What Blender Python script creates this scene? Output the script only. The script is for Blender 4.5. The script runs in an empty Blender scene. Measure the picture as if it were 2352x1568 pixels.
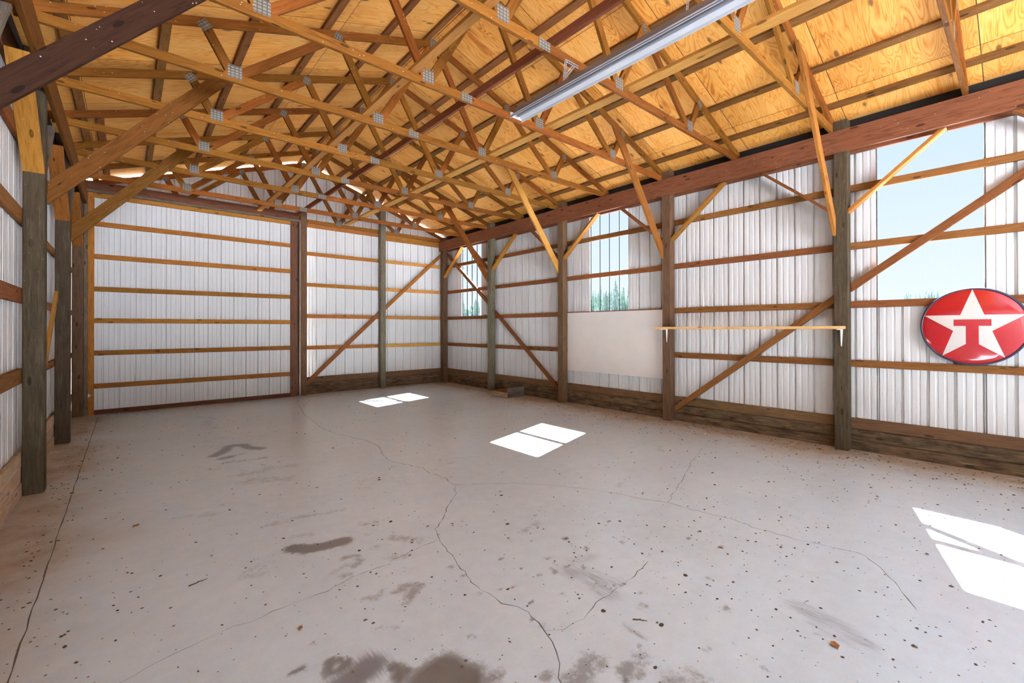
import bpy, bmesh, math, random
import numpy as np
from mathutils import Vector, Matrix
random.seed(7)
S = bpy.context.scene
COL = S.collection

# ------------------------------------------------------------------ materials
def new_mat(name):
    m = bpy.data.materials.new(name); m.use_nodes = True
    nt = m.node_tree; nt.nodes.clear()
    out = nt.nodes.new('ShaderNodeOutputMaterial')
    b = nt.nodes.new('ShaderNodeBsdfPrincipled')
    nt.links.new(b.outputs[0], out.inputs[0])
    return m, nt, b
def N(nt, t, **kw):
    n = nt.nodes.new(t)
    for k, v in kw.items():
        if k.startswith('i_'):
            key = k[2:]
            key = int(key) if key.isdigit() else key.replace('_', ' ')
            n.inputs[key].default_value = v
        else: setattr(n, k, v)
    return n
def mathn(nt, op, a, b=None, clamp=False):
    n = nt.nodes.new('ShaderNodeMath'); n.operation = op; n.use_clamp = clamp
    for i, v in enumerate((a, b)):
        if v is None: continue
        if isinstance(v, (int, float)): n.inputs[i].default_value = v
        else: nt.links.new(v, n.inputs[i])
    return n.outputs[0]
def ramp(nt, fac, stops):
    r = nt.nodes.new('ShaderNodeValToRGB')
    el = r.color_ramp.elements
    while len(el) < len(stops): el.new(0.5)
    for e, (p, c) in zip(el, stops):
        e.position = p; e.color = (*c, 1) if len(c) == 3 else c
    nt.links.new(fac, r.inputs[0]); return r.outputs[0]
def mix(nt, fac, a, b, blend='MIX'):
    n = nt.nodes.new('ShaderNodeMix'); n.data_type = 'RGBA'; n.blend_type = blend
    for sock, v in ((n.inputs[0], fac), (n.inputs[6], a), (n.inputs[7], b)):
        if isinstance(v, (int, float)): sock.default_value = v
        elif isinstance(v, tuple): sock.default_value = (*v, 1) if len(v) == 3 else v
        else: nt.links.new(v, sock)
    return n.outputs[2]
def noise(nt, vec, scale, detail=3, rough=.55, dist=0.):
    n = N(nt, 'ShaderNodeTexNoise'); n.inputs['Scale'].default_value = scale
    n.inputs['Detail'].default_value = detail; n.inputs['Roughness'].default_value = rough
    n.inputs['Distortion'].default_value = dist
    nt.links.new(vec, n.inputs['Vector']); return n.outputs[0]
def mapping(nt, vec, scale=(1, 1, 1), loc=None, rot=None):
    m = nt.nodes.new('ShaderNodeMapping'); m.inputs['Scale'].default_value = scale
    if rot: m.inputs['Rotation'].default_value = rot
    nt.links.new(vec, m.inputs['Vector'])
    if loc is not None: nt.links.new(loc, m.inputs['Location'])
    return m.outputs[0]

def wood(name, light, dark, rough=.7, specks=0., grey=0., var=.25, dirt=0.):
    """lumber: grain along local X, per-board variation, knots, white droppings"""
    m, nt, b = new_mat(name)
    tc = N(nt, 'ShaderNodeTexCoord'); oi = N(nt, 'ShaderNodeObjectInfo')
    off = N(nt, 'ShaderNodeVectorMath', operation='SCALE'); off.inputs[3].default_value = 37.
    cmb = N(nt, 'ShaderNodeCombineXYZ')
    nt.links.new(oi.outputs['Random'], cmb.inputs[0]); nt.links.new(oi.outputs['Random'], cmb.inputs[1])
    nt.links.new(cmb.outputs[0], off.inputs[0])
    v = mapping(nt, tc.outputs['Object'], (1.2, 14, 14), off.outputs[0])
    g = noise(nt, v, 3.0, 5, .6, 1.2)
    v2 = mapping(nt, tc.outputs['Object'], (2.5, 60, 60), off.outputs[0])
    g2 = noise(nt, v2, 3.0, 3, .6, .4)
    f = mathn(nt, 'ADD', mathn(nt, 'MULTIPLY', g, .7), mathn(nt, 'MULTIPLY', g2, .3))
    c = ramp(nt, f, [(.32, dark), (.5, tuple((l * .7 + d * .3) for l, d in zip(light, dark))), (.66, light)])
    # knots
    vk = mapping(nt, tc.outputs['Object'], (3.0, 9, 9), off.outputs[0])
    vo = N(nt, 'ShaderNodeTexVoronoi'); vo.inputs['Scale'].default_value = 1.0
    nt.links.new(vk, vo.inputs['Vector'])
    kn = mathn(nt, 'LESS_THAN', vo.outputs['Distance'], .13)
    c = mix(nt, mathn(nt, 'MULTIPLY', kn, .75), c, tuple(x * .35 for x in dark))
    # per board tone
    hs = N(nt, 'ShaderNodeHueSaturation')
    mr = N(nt, 'ShaderNodeMapRange'); mr.inputs[3].default_value = 1 - var; mr.inputs[4].default_value = 1 + var
    nt.links.new(oi.outputs['Random'], mr.inputs[0]); nt.links.new(mr.outputs[0], hs.inputs['Value'])
    mr2 = N(nt, 'ShaderNodeMapRange'); mr2.inputs[3].default_value = .49; mr2.inputs[4].default_value = .51
    rr = mathn(nt, 'FRACT', mathn(nt, 'MULTIPLY', oi.outputs['Random'], 7.31))
    nt.links.new(rr, mr2.inputs[0]); nt.links.new(mr2.outputs[0], hs.inputs['Hue'])
    nt.links.new(c, hs.inputs['Color']); c = hs.outputs[0]
    if dirt:
        d = noise(nt, mapping(nt, tc.outputs['Object'], (2.2, 7, 7), off.outputs[0]), 2.0, 5, .65)
        c = mix(nt, mathn(nt, 'MULTIPLY', ramp(nt, d, [(.42, (0, 0, 0)), (.62, (1, 1, 1))]), dirt), c, (.045, .03, .02))
        d2 = noise(nt, mapping(nt, tc.outputs['Object'], (1.1, 16, 16), off.outputs[0]), 3.0, 5, .65)
        c = mix(nt, mathn(nt, 'MULTIPLY', ramp(nt, d2, [(.55, (0, 0, 0)), (.68, (1, 1, 1))]), dirt * .6), c, (.34, .27, .18))
    if specks:
        sv = mapping(nt, tc.outputs['Object'], (16, 16, 16), off.outputs[0])
        vs = N(nt, 'ShaderNodeTexVoronoi'); vs.inputs['Scale'].default_value = 1.5
        nt.links.new(sv, vs.inputs['Vector'])
        sp = mathn(nt, 'LESS_THAN', vs.outputs['Distance'], .1)
        br = noise(nt, tc.outputs['Object'], 2.5, 2)
        sp = mathn(nt, 'MULTIPLY', sp, mathn(nt, 'GREATER_THAN', br, .52))
        c = mix(nt, mathn(nt, 'MULTIPLY', sp, specks), c, (.62, .56, .46))
    nt.links.new(c, b.inputs['Base Color'])
    b.inputs['Roughness'].default_value = rough
    b.inputs['Specular IOR Level'].default_value = .10
    bp = N(nt, 'ShaderNodeBump'); bp.inputs['Strength'].default_value = .25; bp.inputs['Distance'].default_value = .002
    nt.links.new(f, bp.inputs['Height']); nt.links.new(bp.outputs[0], b.inputs['Normal'])
    return m

def plain(name, col, rough=.5, metal=0., coat=0., var=0., nscale=20.):
    m, nt, b = new_mat(name)
    if var:
        tc = N(nt, 'ShaderNodeTexCoord')
        n = noise(nt, tc.outputs['Object'], nscale, 4)
        c = ramp(nt, n, [(.3, tuple(x * (1 - var) for x in col)), (.7, tuple(min(1, x * (1 + var)) for x in col))])
        nt.links.new(c, b.inputs['Base Color'])
    else: b.inputs['Base Color'].default_value = (*col, 1)
    b.inputs['Roughness'].default_value = rough; b.inputs['Metallic'].default_value = metal
    b.inputs['Coat Weight'].default_value = coat; b.inputs['Coat Roughness'].default_value = .06
    return m

M = {}
M['truss'] = wood('truss_wood', (.27, .096, .0145), (.11, .034, .005), specks=.8, var=.22)
M['lumber'] = wood('orange_lumber', (.40, .160, .030), (.19, .068, .011), specks=.45, var=.2)
M['pale'] = wood('pale_lumber', (.56, .27, .066), (.33, .135, .026), specks=.1, var=.12)
M['beam'] = wood('header_wood', (.26, .098, .042), (.105, .036, .016), specks=.5, var=.1)
M['girt'] = wood('girt_wood', (.265, .102, .030), (.125, .042, .012), specks=.25, var=.15)
M['post'] = wood('post_wood', (.185, .105, .052), (.075, .040, .020), specks=.15, var=.12, dirt=.25)
M['greypost'] = wood('greyed_post_wood', (.090, .064, .036), (.036, .025, .014), specks=.15, var=.1, dirt=.25)
M['olivepost'] = wood('weathered_post_wood', (.215, .19, .12), (.085, .07, .042), specks=.1, var=.1, dirt=.15)
M['kick'] = wood('splash_board_wood', (.20, .125, .065), (.085, .05, .024), rough=.85, var=.15, dirt=.8)
M['kicktop'] = wood('splash_board_top_wood', (.215, .12, .055), (.11, .057, .026), rough=.85, var=.1, dirt=.25)
M['palekick'] = wood('pale_splash_board_wood', (.56, .43, .29), (.36, .26, .17), rough=.85, var=.12, dirt=.2)
M['greywood'] = wood('weathered_grey_wood', (.20, .16, .115), (.09, .07, .05), rough=.85, var=.1, dirt=.3)
M['purlin'] = wood('purlin_wood', (.28, .12, .036), (.11, .042, .012), specks=.25, var=.15)
M['shadebeam'] = wood('shaded_brace_wood', (.042, .016, .007), (.018, .007, .004), specks=.7, var=.05)  # wood colour darkened to carry the shade on the nearest brace
M['kneewood'] = wood('brown_brace_wood', (.175, .064, .012), (.075, .025, .004), specks=.4, var=.1)
M['brown'] = wood('dark_brown_wood', (.17, .075, .035), (.07, .03, .015), specks=.2, var=.15)
M['shelf'] = wood('shelf_wood', (.72, .46, .19), (.48, .26, .085), var=.05)
M['greybox'] = wood('grey_box_panel', (.16, .125, .105), (.09, .07, .058), rough=.9, var=.05, dirt=.2)
M['navy'] = plain('sign_rim', (.03, .03, .065), .35)
M['red'] = plain('sign_red', (.46, .010, .014), .16, coat=1.)
M['white'] = plain('sign_white', (.62, .56, .50), .16, coat=1.)
M['bracket'] = plain('white_bracket_paint', (.78, .76, .73), .4)
M['bark'] = plain('trunk_bark', (.08, .06, .045), .9)
M['steel'] = plain('galvanised_steel', (.42, .43, .42), .45, metal=.7, var=.2, nscale=30.)
M['fixture'] = plain('fixture_enamel', (.60, .60, .60), .3)
M['tube'] = plain('lamp_tube_glass', (.22, .22, .24), .15)
M['blue'] = plain('fixture_blue_stripe', (.05, .14, .30), .4)
M['slot'] = plain('fixture_slot', (.17, .14, .13), .6)
M['flat_black'] = plain('plain_black', (.012, .011, .010), .9)
M['board'] = plain('white_wall_board', (.66, .60, .53), .75, var=.03, nscale=3.)
M['leaf'] = plain('dry_leaf', (.36, .15, .04), .8, var=.3)
M['twig'] = plain('twig_bark', (.16, .085, .045), .9, var=.3)
M['paper'] = plain('white_paper', (.85, .84, .82), .8)
M['dirt'] = plain('dirt_crumb', (.085, .060, .038), .95, var=.55, nscale=1.7)
M['gravel'] = plain('gravel_ground', (.36, .39, .43), .95, var=.25, nscale=.6)
M['grass'] = plain('field_grass', (.16, .18, .08), .95, var=.3, nscale=.15)

def hazy_needles():
    m, nt, b = new_mat('hazed_conifer_needles')
    tc = N(nt, 'ShaderNodeTexCoord')
    n = noise(nt, tc.outputs['Object'], 3.5, 5, .7)
    oi = N(nt, 'ShaderNodeObjectInfo')
    c = ramp(nt, n, [(.35, (.07, .12, .11)), (.52, (.16, .225, .19)), (.68, (.30, .37, .30))])  # distance haze is mixed into these needle colours
    nt.links.new(c, b.inputs['Base Color']); b.inputs['Roughness'].default_value = .9
    return m
M['hazy_needles'] = hazy_needles()

def plate_mat():
    m, nt, b = new_mat('punched_plate')
    tc = N(nt, 'ShaderNodeTexCoord')
    br = N(nt, 'ShaderNodeTexBrick'); br.offset = 0.
    br.inputs['Color1'].default_value = (.25, .235, .20, 1); br.inputs['Color2'].default_value = (.20, .19, .165, 1)
    br.inputs['Mortar'].default_value = (.09, .07, .045, 1)
    br.inputs['Scale'].default_value = 1.; br.inputs['Mortar Size'].default_value = .0042
    br.inputs['Brick Width'].default_value = .036; br.inputs['Row Height'].default_value = .028
    nt.links.new(tc.outputs['Object'], br.inputs['Vector'])
    nt.links.new(br.outputs[0], b.inputs['Base Color'])
    b.inputs['Metallic'].default_value = .25; b.inputs['Roughness'].default_value = .5
    return m
M['plate'] = plate_mat()

def metal_sheet(name, col):
    m, nt, b = new_mat(name)
    tc = N(nt, 'ShaderNodeTexCoord')
    n = noise(nt, mapping(nt, tc.outputs['Object'], (2, 2, .35)), 3., 4)
    f = n
    c = ramp(nt, f, [(.3, tuple(x * .97 for x in col)), (.65, col)])
    nt.links.new(c, b.inputs['Base Color'])
    b.inputs['Roughness'].default_value = .42; b.inputs['Specular IOR Level'].default_value = .4
    return m
M['sheet'] = metal_sheet('white_ribbed_steel', (.60, .59, .555))

M['soffit'] = plain('grey_green_soffit', (.075, .085, .07), .8)
M['bounce_white'] = plain('added_white_bounce', (.80, .80, .80), .5)  # added out of view as a neutral bounce surface
TINT = .205
def clear_panel():
    m = bpy.data.materials.new('ribbed_clear_panel'); m.use_nodes = True
    nt = m.node_tree; nt.nodes.clear()
    out = nt.nodes.new('ShaderNodeOutputMaterial')
    tr = nt.nodes.new('ShaderNodeBsdfTransparent'); tr.inputs[0].default_value = (TINT, TINT * 1.0, TINT * 1.0, 1)
    gl = nt.nodes.new('ShaderNodeBsdfGlossy'); gl.inputs['Roughness'].default_value = .12
    gl.inputs[0].default_value = (.8, .85, .9, 1)
    fr = nt.nodes.new('ShaderNodeFresnel'); fr.inputs[0].default_value = 1.35
    mx = nt.nodes.new('ShaderNodeMixShader')
    nt.links.new(mathn(nt, 'MULTIPLY', fr.outputs[0], .03), mx.inputs[0])
    nt.links.new(tr.outputs[0], mx.inputs[1]); nt.links.new(gl.outputs[0], mx.inputs[2])
    nt.links.new(mx.outputs[0], out.inputs[0])
    return m
M['clear'] = clear_panel()

def plywood():
    m, nt, b = new_mat('roof_plywood')
    geo = N(nt, 'ShaderNodeNewGeometry')
    pos = geo.outputs['Position']
    sx = N(nt, 'ShaderNodeSeparateXYZ'); nt.links.new(pos, sx.inputs[0])
    # sheet index (4 ft along the barn, 8 ft down the slope) shifts the grain
    iy = mathn(nt, 'FLOOR', mathn(nt, 'DIVIDE', mathn(nt, 'SUBTRACT', sx.outputs[1], .29), 1.2192))
    ix = mathn(nt, 'FLOOR', mathn(nt, 'DIVIDE', mathn(nt, 'ADD', sx.outputs[0], .4), 2.31))
    wn = N(nt, 'ShaderNodeTexWhiteNoise', noise_dimensions='2D')
    cb = N(nt, 'ShaderNodeCombineXYZ'); nt.links.new(ix, cb.inputs[0]); nt.links.new(iy, cb.inputs[1])
    nt.links.new(cb.outputs[0], wn.inputs[0])
    off = N(nt, 'ShaderNodeVectorMath', operation='SCALE'); off.inputs[3].default_value = 31.
    nt.links.new(wn.outputs['Color'], off.inputs[0])
    v = mapping(nt, pos, (.55, 3.4, .55), off.outputs[0])
    n1 = noise(nt, v, 1.5, 2, .5, .6)
    bands = mathn(nt, 'ABSOLUTE', mathn(nt, 'SINE', mathn(nt, 'MULTIPLY', n1, 62.)))
    v2 = mapping(nt, pos, (2.5, 40, 2.5), off.outputs[0])
    n2 = noise(nt, v2, 2., 4, .6)
    n3 = noise(nt, mapping(nt, pos, (.9, 2.6, .9), off.outputs[0]), 1.2, 4, .6)
    f = mathn(nt, 'ADD', mathn(nt, 'ADD', mathn(nt, 'MULTIPLY', bands, .22), mathn(nt, 'MULTIPLY', n2, .28)), mathn(nt, 'MULTIPLY', n3, .5))
    c = ramp(nt, f, [(.30, (.58, .175, .018)), (.44, (.82, .335, .050)), (.58, (.90, .44, .095)), (.76, (.92, .54, .17))])
    # knots
    vk = mapping(nt, pos, (1.6, 4.2, 1.6), off.outputs[0])
    vo = N(nt, 'ShaderNodeTexVoronoi'); vo.inputs['Scale'].default_value = 1.1
    nt.links.new(vk, vo.inputs['Vector'])
    dk = mathn(nt, 'ADD', vo.outputs['Distance'], mathn(nt, 'MULTIPLY', n2, .05))
    kn = ramp(nt, dk, [(.09, (1, 1, 1)), (.15, (.0, .0, .0))])
    c = mix(nt, mathn(nt, 'MULTIPLY', kn, .8), c, (.13, .05, .015))
    # per sheet tone
    hs = N(nt, 'ShaderNodeHueSaturation')
    mr = N(nt, 'ShaderNodeMapRange'); mr.inputs[3].default_value = .86; mr.inputs[4].default_value = 1.08
    nt.links.new(wn.outputs['Value'], mr.inputs[0]); nt.links.new(mr.outputs[0], hs.inputs['Value'])
    nt.links.new(c, hs.inputs['Color']); c = hs.outputs[0]
    # seams between sheets
    fy = mathn(nt, 'FRACT', mathn(nt, 'DIVIDE', mathn(nt, 'SUBTRACT', sx.outputs[1], .29), 1.2192))
    se = mathn(nt, 'LESS_THAN', fy, .0055)
    fx = mathn(nt, 'FRACT', mathn(nt, 'DIVIDE', mathn(nt, 'ADD', sx.outputs[0], .4), 2.31))
    se2 = mathn(nt, 'LESS_THAN', fx, .0025)
    c = mix(nt, mathn(nt, 'MAXIMUM', se, se2), c, (.05, .02, .008))
    nt.links.new(c, b.inputs['Base Color'])
    b.inputs['Roughness'].default_value = .6; b.inputs['Specular IOR Level'].default_value = .3
    return m
M['ply'] = plywood()

def concrete():
    m, nt, b = new_mat('concrete_slab')
    geo = N(nt, 'ShaderNodeNewGeometry'); pos = geo.outputs['Position']
    at = lambda n: N(nt, 'ShaderNodeAttribute', attribute_name=n).outputs['Fac']
    n1 = noise(nt, pos, .9, 5, .6); n2 = noise(nt, pos, 9., 5, .6); n3 = noise(nt, pos, 60., 3, .6)
    f = mathn(nt, 'ADD', mathn(nt, 'ADD', mathn(nt, 'MULTIPLY', n1, .45), mathn(nt, 'MULTIPLY', n2, .35)), mathn(nt, 'MULTIPLY', n3, .2))
    c = ramp(nt, f, [(.35, (.50, .60, .665)), (.5, (.565, .675, .75)), (.65, (.625, .735, .815))])
    # dusty tan along the walls, darkened to hold the shade there too
    dn = noise(nt, pos, 3.5, 6, .7)
    du = mathn(nt, 'MULTIPLY', at('dust_shade'), mathn(nt, 'ADD', mathn(nt, 'MULTIPLY', dn, 1.7), .25), True)
    c = mix(nt, du, c, (.34, .26, .175))
    # damp and oil stains
    sn = noise(nt, pos, 26., 6, .75); sn2 = noise(nt, pos, 7., 4, .6)
    th = mathn(nt, 'ADD', mathn(nt, 'MULTIPLY', sn, .7), mathn(nt, 'MULTIPLY', sn2, .5))
    st = at('stain')
    sf = mathn(nt, 'MULTIPLY', mathn(nt, 'SUBTRACT', mathn(nt, 'ADD', mathn(nt, 'MULTIPLY', st, 1.2), mathn(nt, 'MULTIPLY', th, 2.6)), 1.90), 2.6, True)
    sf = mathn(nt, 'MULTIPLY', sf, mathn(nt, 'MULTIPLY', st, 1.25, True))
    c = mix(nt, mathn(nt, 'MULTIPLY', sf, .88), c, (.10, .09, .076))
    # tyre scrapes, streaked
    r = mapping(nt, pos, (75, 5, 1))
    kn = noise(nt, r, 1.4, 4, .6)
    sc = mathn(nt, 'MULTIPLY', mathn(nt, 'SUBTRACT', mathn(nt, 'ADD', mathn(nt, 'MULTIPLY', kn, 1.5), at('scrape')), 1.08), 2.2, True)
    sc = mathn(nt, 'MULTIPLY', sc, at('scrape'), True)
    c = mix(nt, mathn(nt, 'MULTIPLY', sc, .9), c, (.15, .15, .165))
    # fine specks
    vo = N(nt, 'ShaderNodeTexVoronoi'); vo.inputs['Scale'].default_value = 16.
    nt.links.new(pos, vo.inputs['Vector'])
    ss = mathn(nt, 'MULTIPLY', mathn(nt, 'LESS_THAN', vo.outputs['Distance'], .085), mathn(nt, 'GREATER_THAN', noise(nt, pos, 1.3, 2), .5))
    c = mix(nt, mathn(nt, 'MULTIPLY', ss, .6), c, (.14, .115, .09))
    nt.links.new(c, b.inputs['Base Color'])
    ro = mathn(nt, 'ADD', mathn(nt, 'MULTIPLY', n1, .08), mathn(nt, 'ADD', .265, mathn(nt, 'MULTIPLY', du, .5)))
    nt.links.new(ro, b.inputs['Roughness']); b.inputs['Specular IOR Level'].default_value = 1.
    bp = N(nt, 'ShaderNodeBump'); bp.inputs['Strength'].default_value = .05; bp.inputs['Distance'].default_value = .002
    nt.links.new(n2, bp.inputs['Height']); nt.links.new(bp.outputs[0], b.inputs['Normal'])
    return m
M['concrete'] = concrete()
M['crack'] = plain('crack_shadow', (.10, .092, .082), .95)

# ------------------------------------------------------------------ helpers
def link(name, me, mats, parent=None, mw=None):
    o = bpy.data.objects.new(name, me); COL.objects.link(o)
    for m in (mats if isinstance(mats, (list, tuple)) else [mats]):
        if len(me.materials) < (len(mats) if isinstance(mats, (list, tuple)) else 1): me.materials.append(m)
    if mw is not None: o.matrix_world = mw
    if parent is not None:
        o.parent = parent; o.matrix_parent_inverse = Matrix.Identity(4)
        if mw is not None: o.matrix_basis = parent_mw(parent).inverted() @ mw
    return o
_MW = {}
def parent_mw(p):
    m = p.matrix_basis.copy()
    return m if p.parent is None else parent_mw(p.parent) @ m
def tag(o, label=None, cat=None, group=None, kind=None):
    if label: o['label'] = label
    if cat: o['category'] = cat
    if group: o['group'] = group
    if kind: o['kind'] = kind
    return o
def empty(name, loc):
    o = bpy.data.objects.new(name, None); COL.objects.link(o)
    o.location = loc; o.empty_display_size = .1; return o
def bm_mesh(bm, name='mesh'):
    me = bpy.data.meshes.new(name); bm.to_mesh(me); bm.free(); return me
def add_box(bm, lo, hi):
    r = bmesh.ops.create_cube(bm, size=1)
    for v in r['verts']:
        v.co = Vector([lo[i] + (v.co[i] + .5) * (hi[i] - lo[i]) for i in range(3)])
    return r['verts']
def frame_at(p0, p1, nrm):
    p0, p1 = Vector(p0), Vector(p1)
    x = (p1 - p0).normalized(); n = Vector(nrm)
    z = (n - x * n.dot(x)).normalized(); y = z.cross(x)
    m = Matrix((x, y, z)).transposed().to_4x4(); m.translation = p0
    return m, (p1 - p0).length
def board(name, p0, p1, w, t, nrm, mat, parent=None, cut0=None, cut1=None, bev=.003):
    """straight piece of lumber from p0 to p1: w across, t along nrm; ends optionally cut on planes with normals cut0/cut1"""
    mw, L = frame_at(p0, p1, nrm)
    bm = bmesh.new()
    vs = add_box(bm, (0, -w / 2, -t / 2), (L, w / 2, t / 2))
    rot = mw.to_3x3().transposed()
    for v in vs:
        c, px = (cut0, 0.) if v.co.x < L / 2 else (cut1, L)
        if c is not None:
            n = rot @ Vector(c)
            if abs(n.x) > .15: v.co.x = px - (n.y * v.co.y + n.z * v.co.z) / n.x
    if bev: bmesh.ops.bevel(bm, geom=bm.edges[:], offset=bev, segments=1, affect='EDGES', profile=.5)
    return link(name, bm_mesh(bm, name), mat, parent, mw)
def boxobj(name, lo, hi, mat, parent=None, bev=.004, axis='z'):
    """a board given by its corners; the grain follows the longest side"""
    lo, hi = Vector(lo), Vector(hi); d = hi - lo
    i = max(range(3), key=lambda k: d[k]); c = (lo + hi) / 2
    p0, p1 = c.copy(), c.copy(); p0[i] = lo[i]; p1[i] = hi[i]
    nrm = Vector((0, 0, 0)); j = min(range(3), key=lambda k: d[k] if k != i else 1e9); nrm[j] = 1
    k = 3 - i - j
    return board(name, p0, p1, d[k], d[j], nrm, mat, parent, bev=bev)

# ------------------------------------------------------------------ measures (metres)
XC = 3.175                      # ridge line
XR, XL = 6.90, -0.60            # inner faces of the posts
GIRT_R, GIRT_L, GIRT_B = 7.05, -0.75, 11.20
HZ0, HZ1 = 3.80, 4.08           # header
TZ = lambda x: 5.411 - abs(x - XC) / 3      # underside of top chord
DK = lambda x: 5.545 - abs(x - XC) / 3      # underside of roof deck
T0, TS = 2.845, 1.2192
YF = -6.5
SL = math.atan(1 / 3)
RPOST = [('r5', -.963), ('r4', 1.475), ('r3', 3.913), ('r2', 6.352), ('r1', 8.79), ('rc', 11.02)]
LPOST = [('l0', 3.69), ('l1', 6.13), ('l2', 8.57), ('l3', 11.0)]
GZ = [1.060, 1.815, 2.567, 3.311]

# ------------------------------------------------------------------ floor
def seg_dist(P, a, b):
    a, b = np.array(a), np.array(b); ab = b - a
    t = np.clip(((P - a) @ ab) / max(1e-9, ab @ ab), 0, 1)
    return np.hypot(*(P - (a + t[:, None] * ab)).T)
CR = [[(2.678, 9.865), (2.435, 8.62), (2.346, 7.644), (2.303, 7.144), (2.367, 6.606), (2.515, 6.017), (2.524, 5.645), (2.373, 5.147), (2.333, 4.91), (2.504, 4.409), (2.463, 4.257), (2.503, 3.984), (2.467, 3.737), (2.355, 3.536), (2.139, 3.343), (1.989, 3.166), (1.82, 3.017), (1.747, 2.858), (1.713, 2.702), (1.677, 2.531), (1.64, 2.409), (1.617, 2.273), (1.59, 2.178), (1.6, 2.082), (1.604, 1.95), (1.651, 1.875), (1.665, 1.799), (1.641, 1.687), (1.622, 1.6), (1.605, 1.544), (1.561, 1.49), (1.517, 1.418), (1.462, 1.378), (1.40, 1.30), (1.36, 1.1)],
 [(1.739, 2.845), (1.489, 2.827), (1.296, 2.769), (1.1, 2.777), (0.901, 2.726), (0.776, 2.726), (0.601, 2.722), (0.49, 2.697), (0.426, 2.722), (0.342, 2.702), (0.234, 2.691), (0.161, 2.68), (0.084, 2.654), (0.012, 2.622), (-.2, 2.58)],
 [(2.467, 3.737), (2.941, 3.395), (3.201, 3.064), (3.371, 2.799), (3.504, 2.499), (3.527, 2.374), (3.649, 2.102), (3.672, 1.895), (3.706, 1.709), (3.742, 1.551), (3.702, 1.406), (3.73, 1.191), (3.748, 1.044), (3.782, 0.922), (3.837, 0.763), (3.738, 0.664), (3.615, 0.569), (3.431, 0.463), (3.294, 0.401)],
 [(5.645, 2.752), (5.007, 2.57), (4.442, 2.362), (3.965, 2.206), (3.649, 2.102)],
 [(1.63, 1.638), (1.719, 1.571), (1.845, 1.563), (1.975, 1.596), (2.12, 1.602), (2.276, 1.609), (2.467, 1.631), (2.634, 1.658)]]
ST = [([(0.803, 6.518), (0.923, 6.687), (1.041, 6.94), (1.163, 6.897), (1.209, 6.671), (1.309, 6.524)], .10, .8), ([(0.873, 6.323), (0.954, 6.355)], .09, .7),
 ([(1.068, 6.394), (1.089, 6.397)], .06, .5), ([(0.881, 6.118), (1.024, 6.071), (1.249, 6.025)], .08, .5), ([(1.17, 5.555), (1.292, 5.511), (1.431, 5.452)], .1, .45),
 ([(0.962, 5.5), (1.097, 5.465), (0.933, 5.145), (1.13, 5.12), (1.269, 5.037)], .16, .4), ([(0.885, 9.639), (1.108, 9.444), (0.935, 8.603), (1.094, 8.288)], .12, .4),
 ([(0.812, 7.465), (1.041, 7.544)], .1, .3), ([(1.741, 4.301), (1.862, 4.408), (1.998, 4.401), (2.102, 4.273), (2.15, 4.084)], .16, .3),
 ([(1.025, 3.956), (1.21, 3.892), (1.414, 3.857)], .05, .45), ([(0.884, 3.941), (1.003, 3.928)], .08, .4), ([(1.407, 3.477), (1.506, 3.422)], .08, .45),
 ([(0.896, 3.412), (0.959, 3.329), (1.076, 3.298), (1.204, 3.284)], .08, 1.0), ([(0.917, 3.541), (0.959, 3.601), (1.037, 3.553)], .07, .42),
 ([(1.494, 3.097), (1.578, 2.997), (1.639, 2.913)], .07, .5), ([(1.113, 3.037), (1.195, 3.016), (1.185, 2.927), (1.122, 2.895)], .04, .6),
 ([(1.305, 3.057), (1.356, 3.048)], .06, .42), ([(0.592, 3.261), (0.692, 3.233)], .14, .34), ([(1.025, 2.828), (1.073, 2.8)], .05, .5),
 ([(1.201, 2.441), (1.269, 2.457), (1.337, 2.423), (1.241, 2.358), (1.204, 2.32)], .06, .58), ([(1.034, 2.502), (1.098, 2.47)], .04, .5),
 ([(1.134, 2.523), (1.171, 2.516)], .03, .5), ([(0.977, 2.218), (1.001, 2.205)], .035, .5), ([(1.042, 2.172), (1.072, 2.158)], .03, .5),
 ([(0.691, 2.091), (0.717, 2.143), (0.754, 2.126), (0.782, 2.086), (0.735, 2.052), (0.69, 2.063)], .035, .75), ([(0.566, 2.182), (0.611, 2.175)], .03, .8),
 ([(0.928, 1.907), (0.959, 1.858), (0.911, 1.835)], .05, .75), ([(0.999, 1.728), (1.106, 1.745), (1.107, 1.686), (1.136, 1.641), (1.0, 1.6)], .12, .95),
 ([(1.192, 1.578), (1.258, 1.555)], .06, .65), ([(1.408, 1.412), (1.453, 1.422)], .045, .6), ([(0.696, 2.324), (0.707, 2.314)], .03, .7),
 ([(1.498, 1.318), (1.594, 1.325), (1.654, 1.325)], .09, .6), ([(1.7, 1.191), (1.786, 1.193), (1.849, 1.2)], .07, .6), ([(1.809, 1.024), (1.927, 0.938)], .1, .5),
 ([(2.688, 2.751), (2.716, 2.727)], .05, .4)]
SCR = [([(2.247, 1.995), (2.399, 1.955)], .10, .5), ([(2.138, 1.917), (2.204, 1.763), (2.137, 1.615)], .16, .62), ([(2.24, 1.861), (2.285, 1.631)], .1, .5),
 ([(2.841, 0.844), (2.824, 0.69), (2.769, 0.535)], .13, .6), ([(2.727, 0.752), (2.692, 0.554)], .06, .5), ([(1.947, 1.417), (1.976, 1.233)], .02, .8),
 ([(2.003, 1.403), (2.01, 1.224)], .02, .7), ([(3.253, 1.95), (3.324, 1.582)], .02, .5), ([(3.856, 0.708), (3.564, 0.52), (3.194, 0.347)], .03, .4),
 ([(3.108, 0.562), (2.939, 0.398)], .03, .4), ([(0.70, 1.95), (0.849, 1.99)], .14, 1.0), ([(0.835, 1.937), (0.931, 1.912)], .08, .6)]
_r = random.Random(21)
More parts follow.
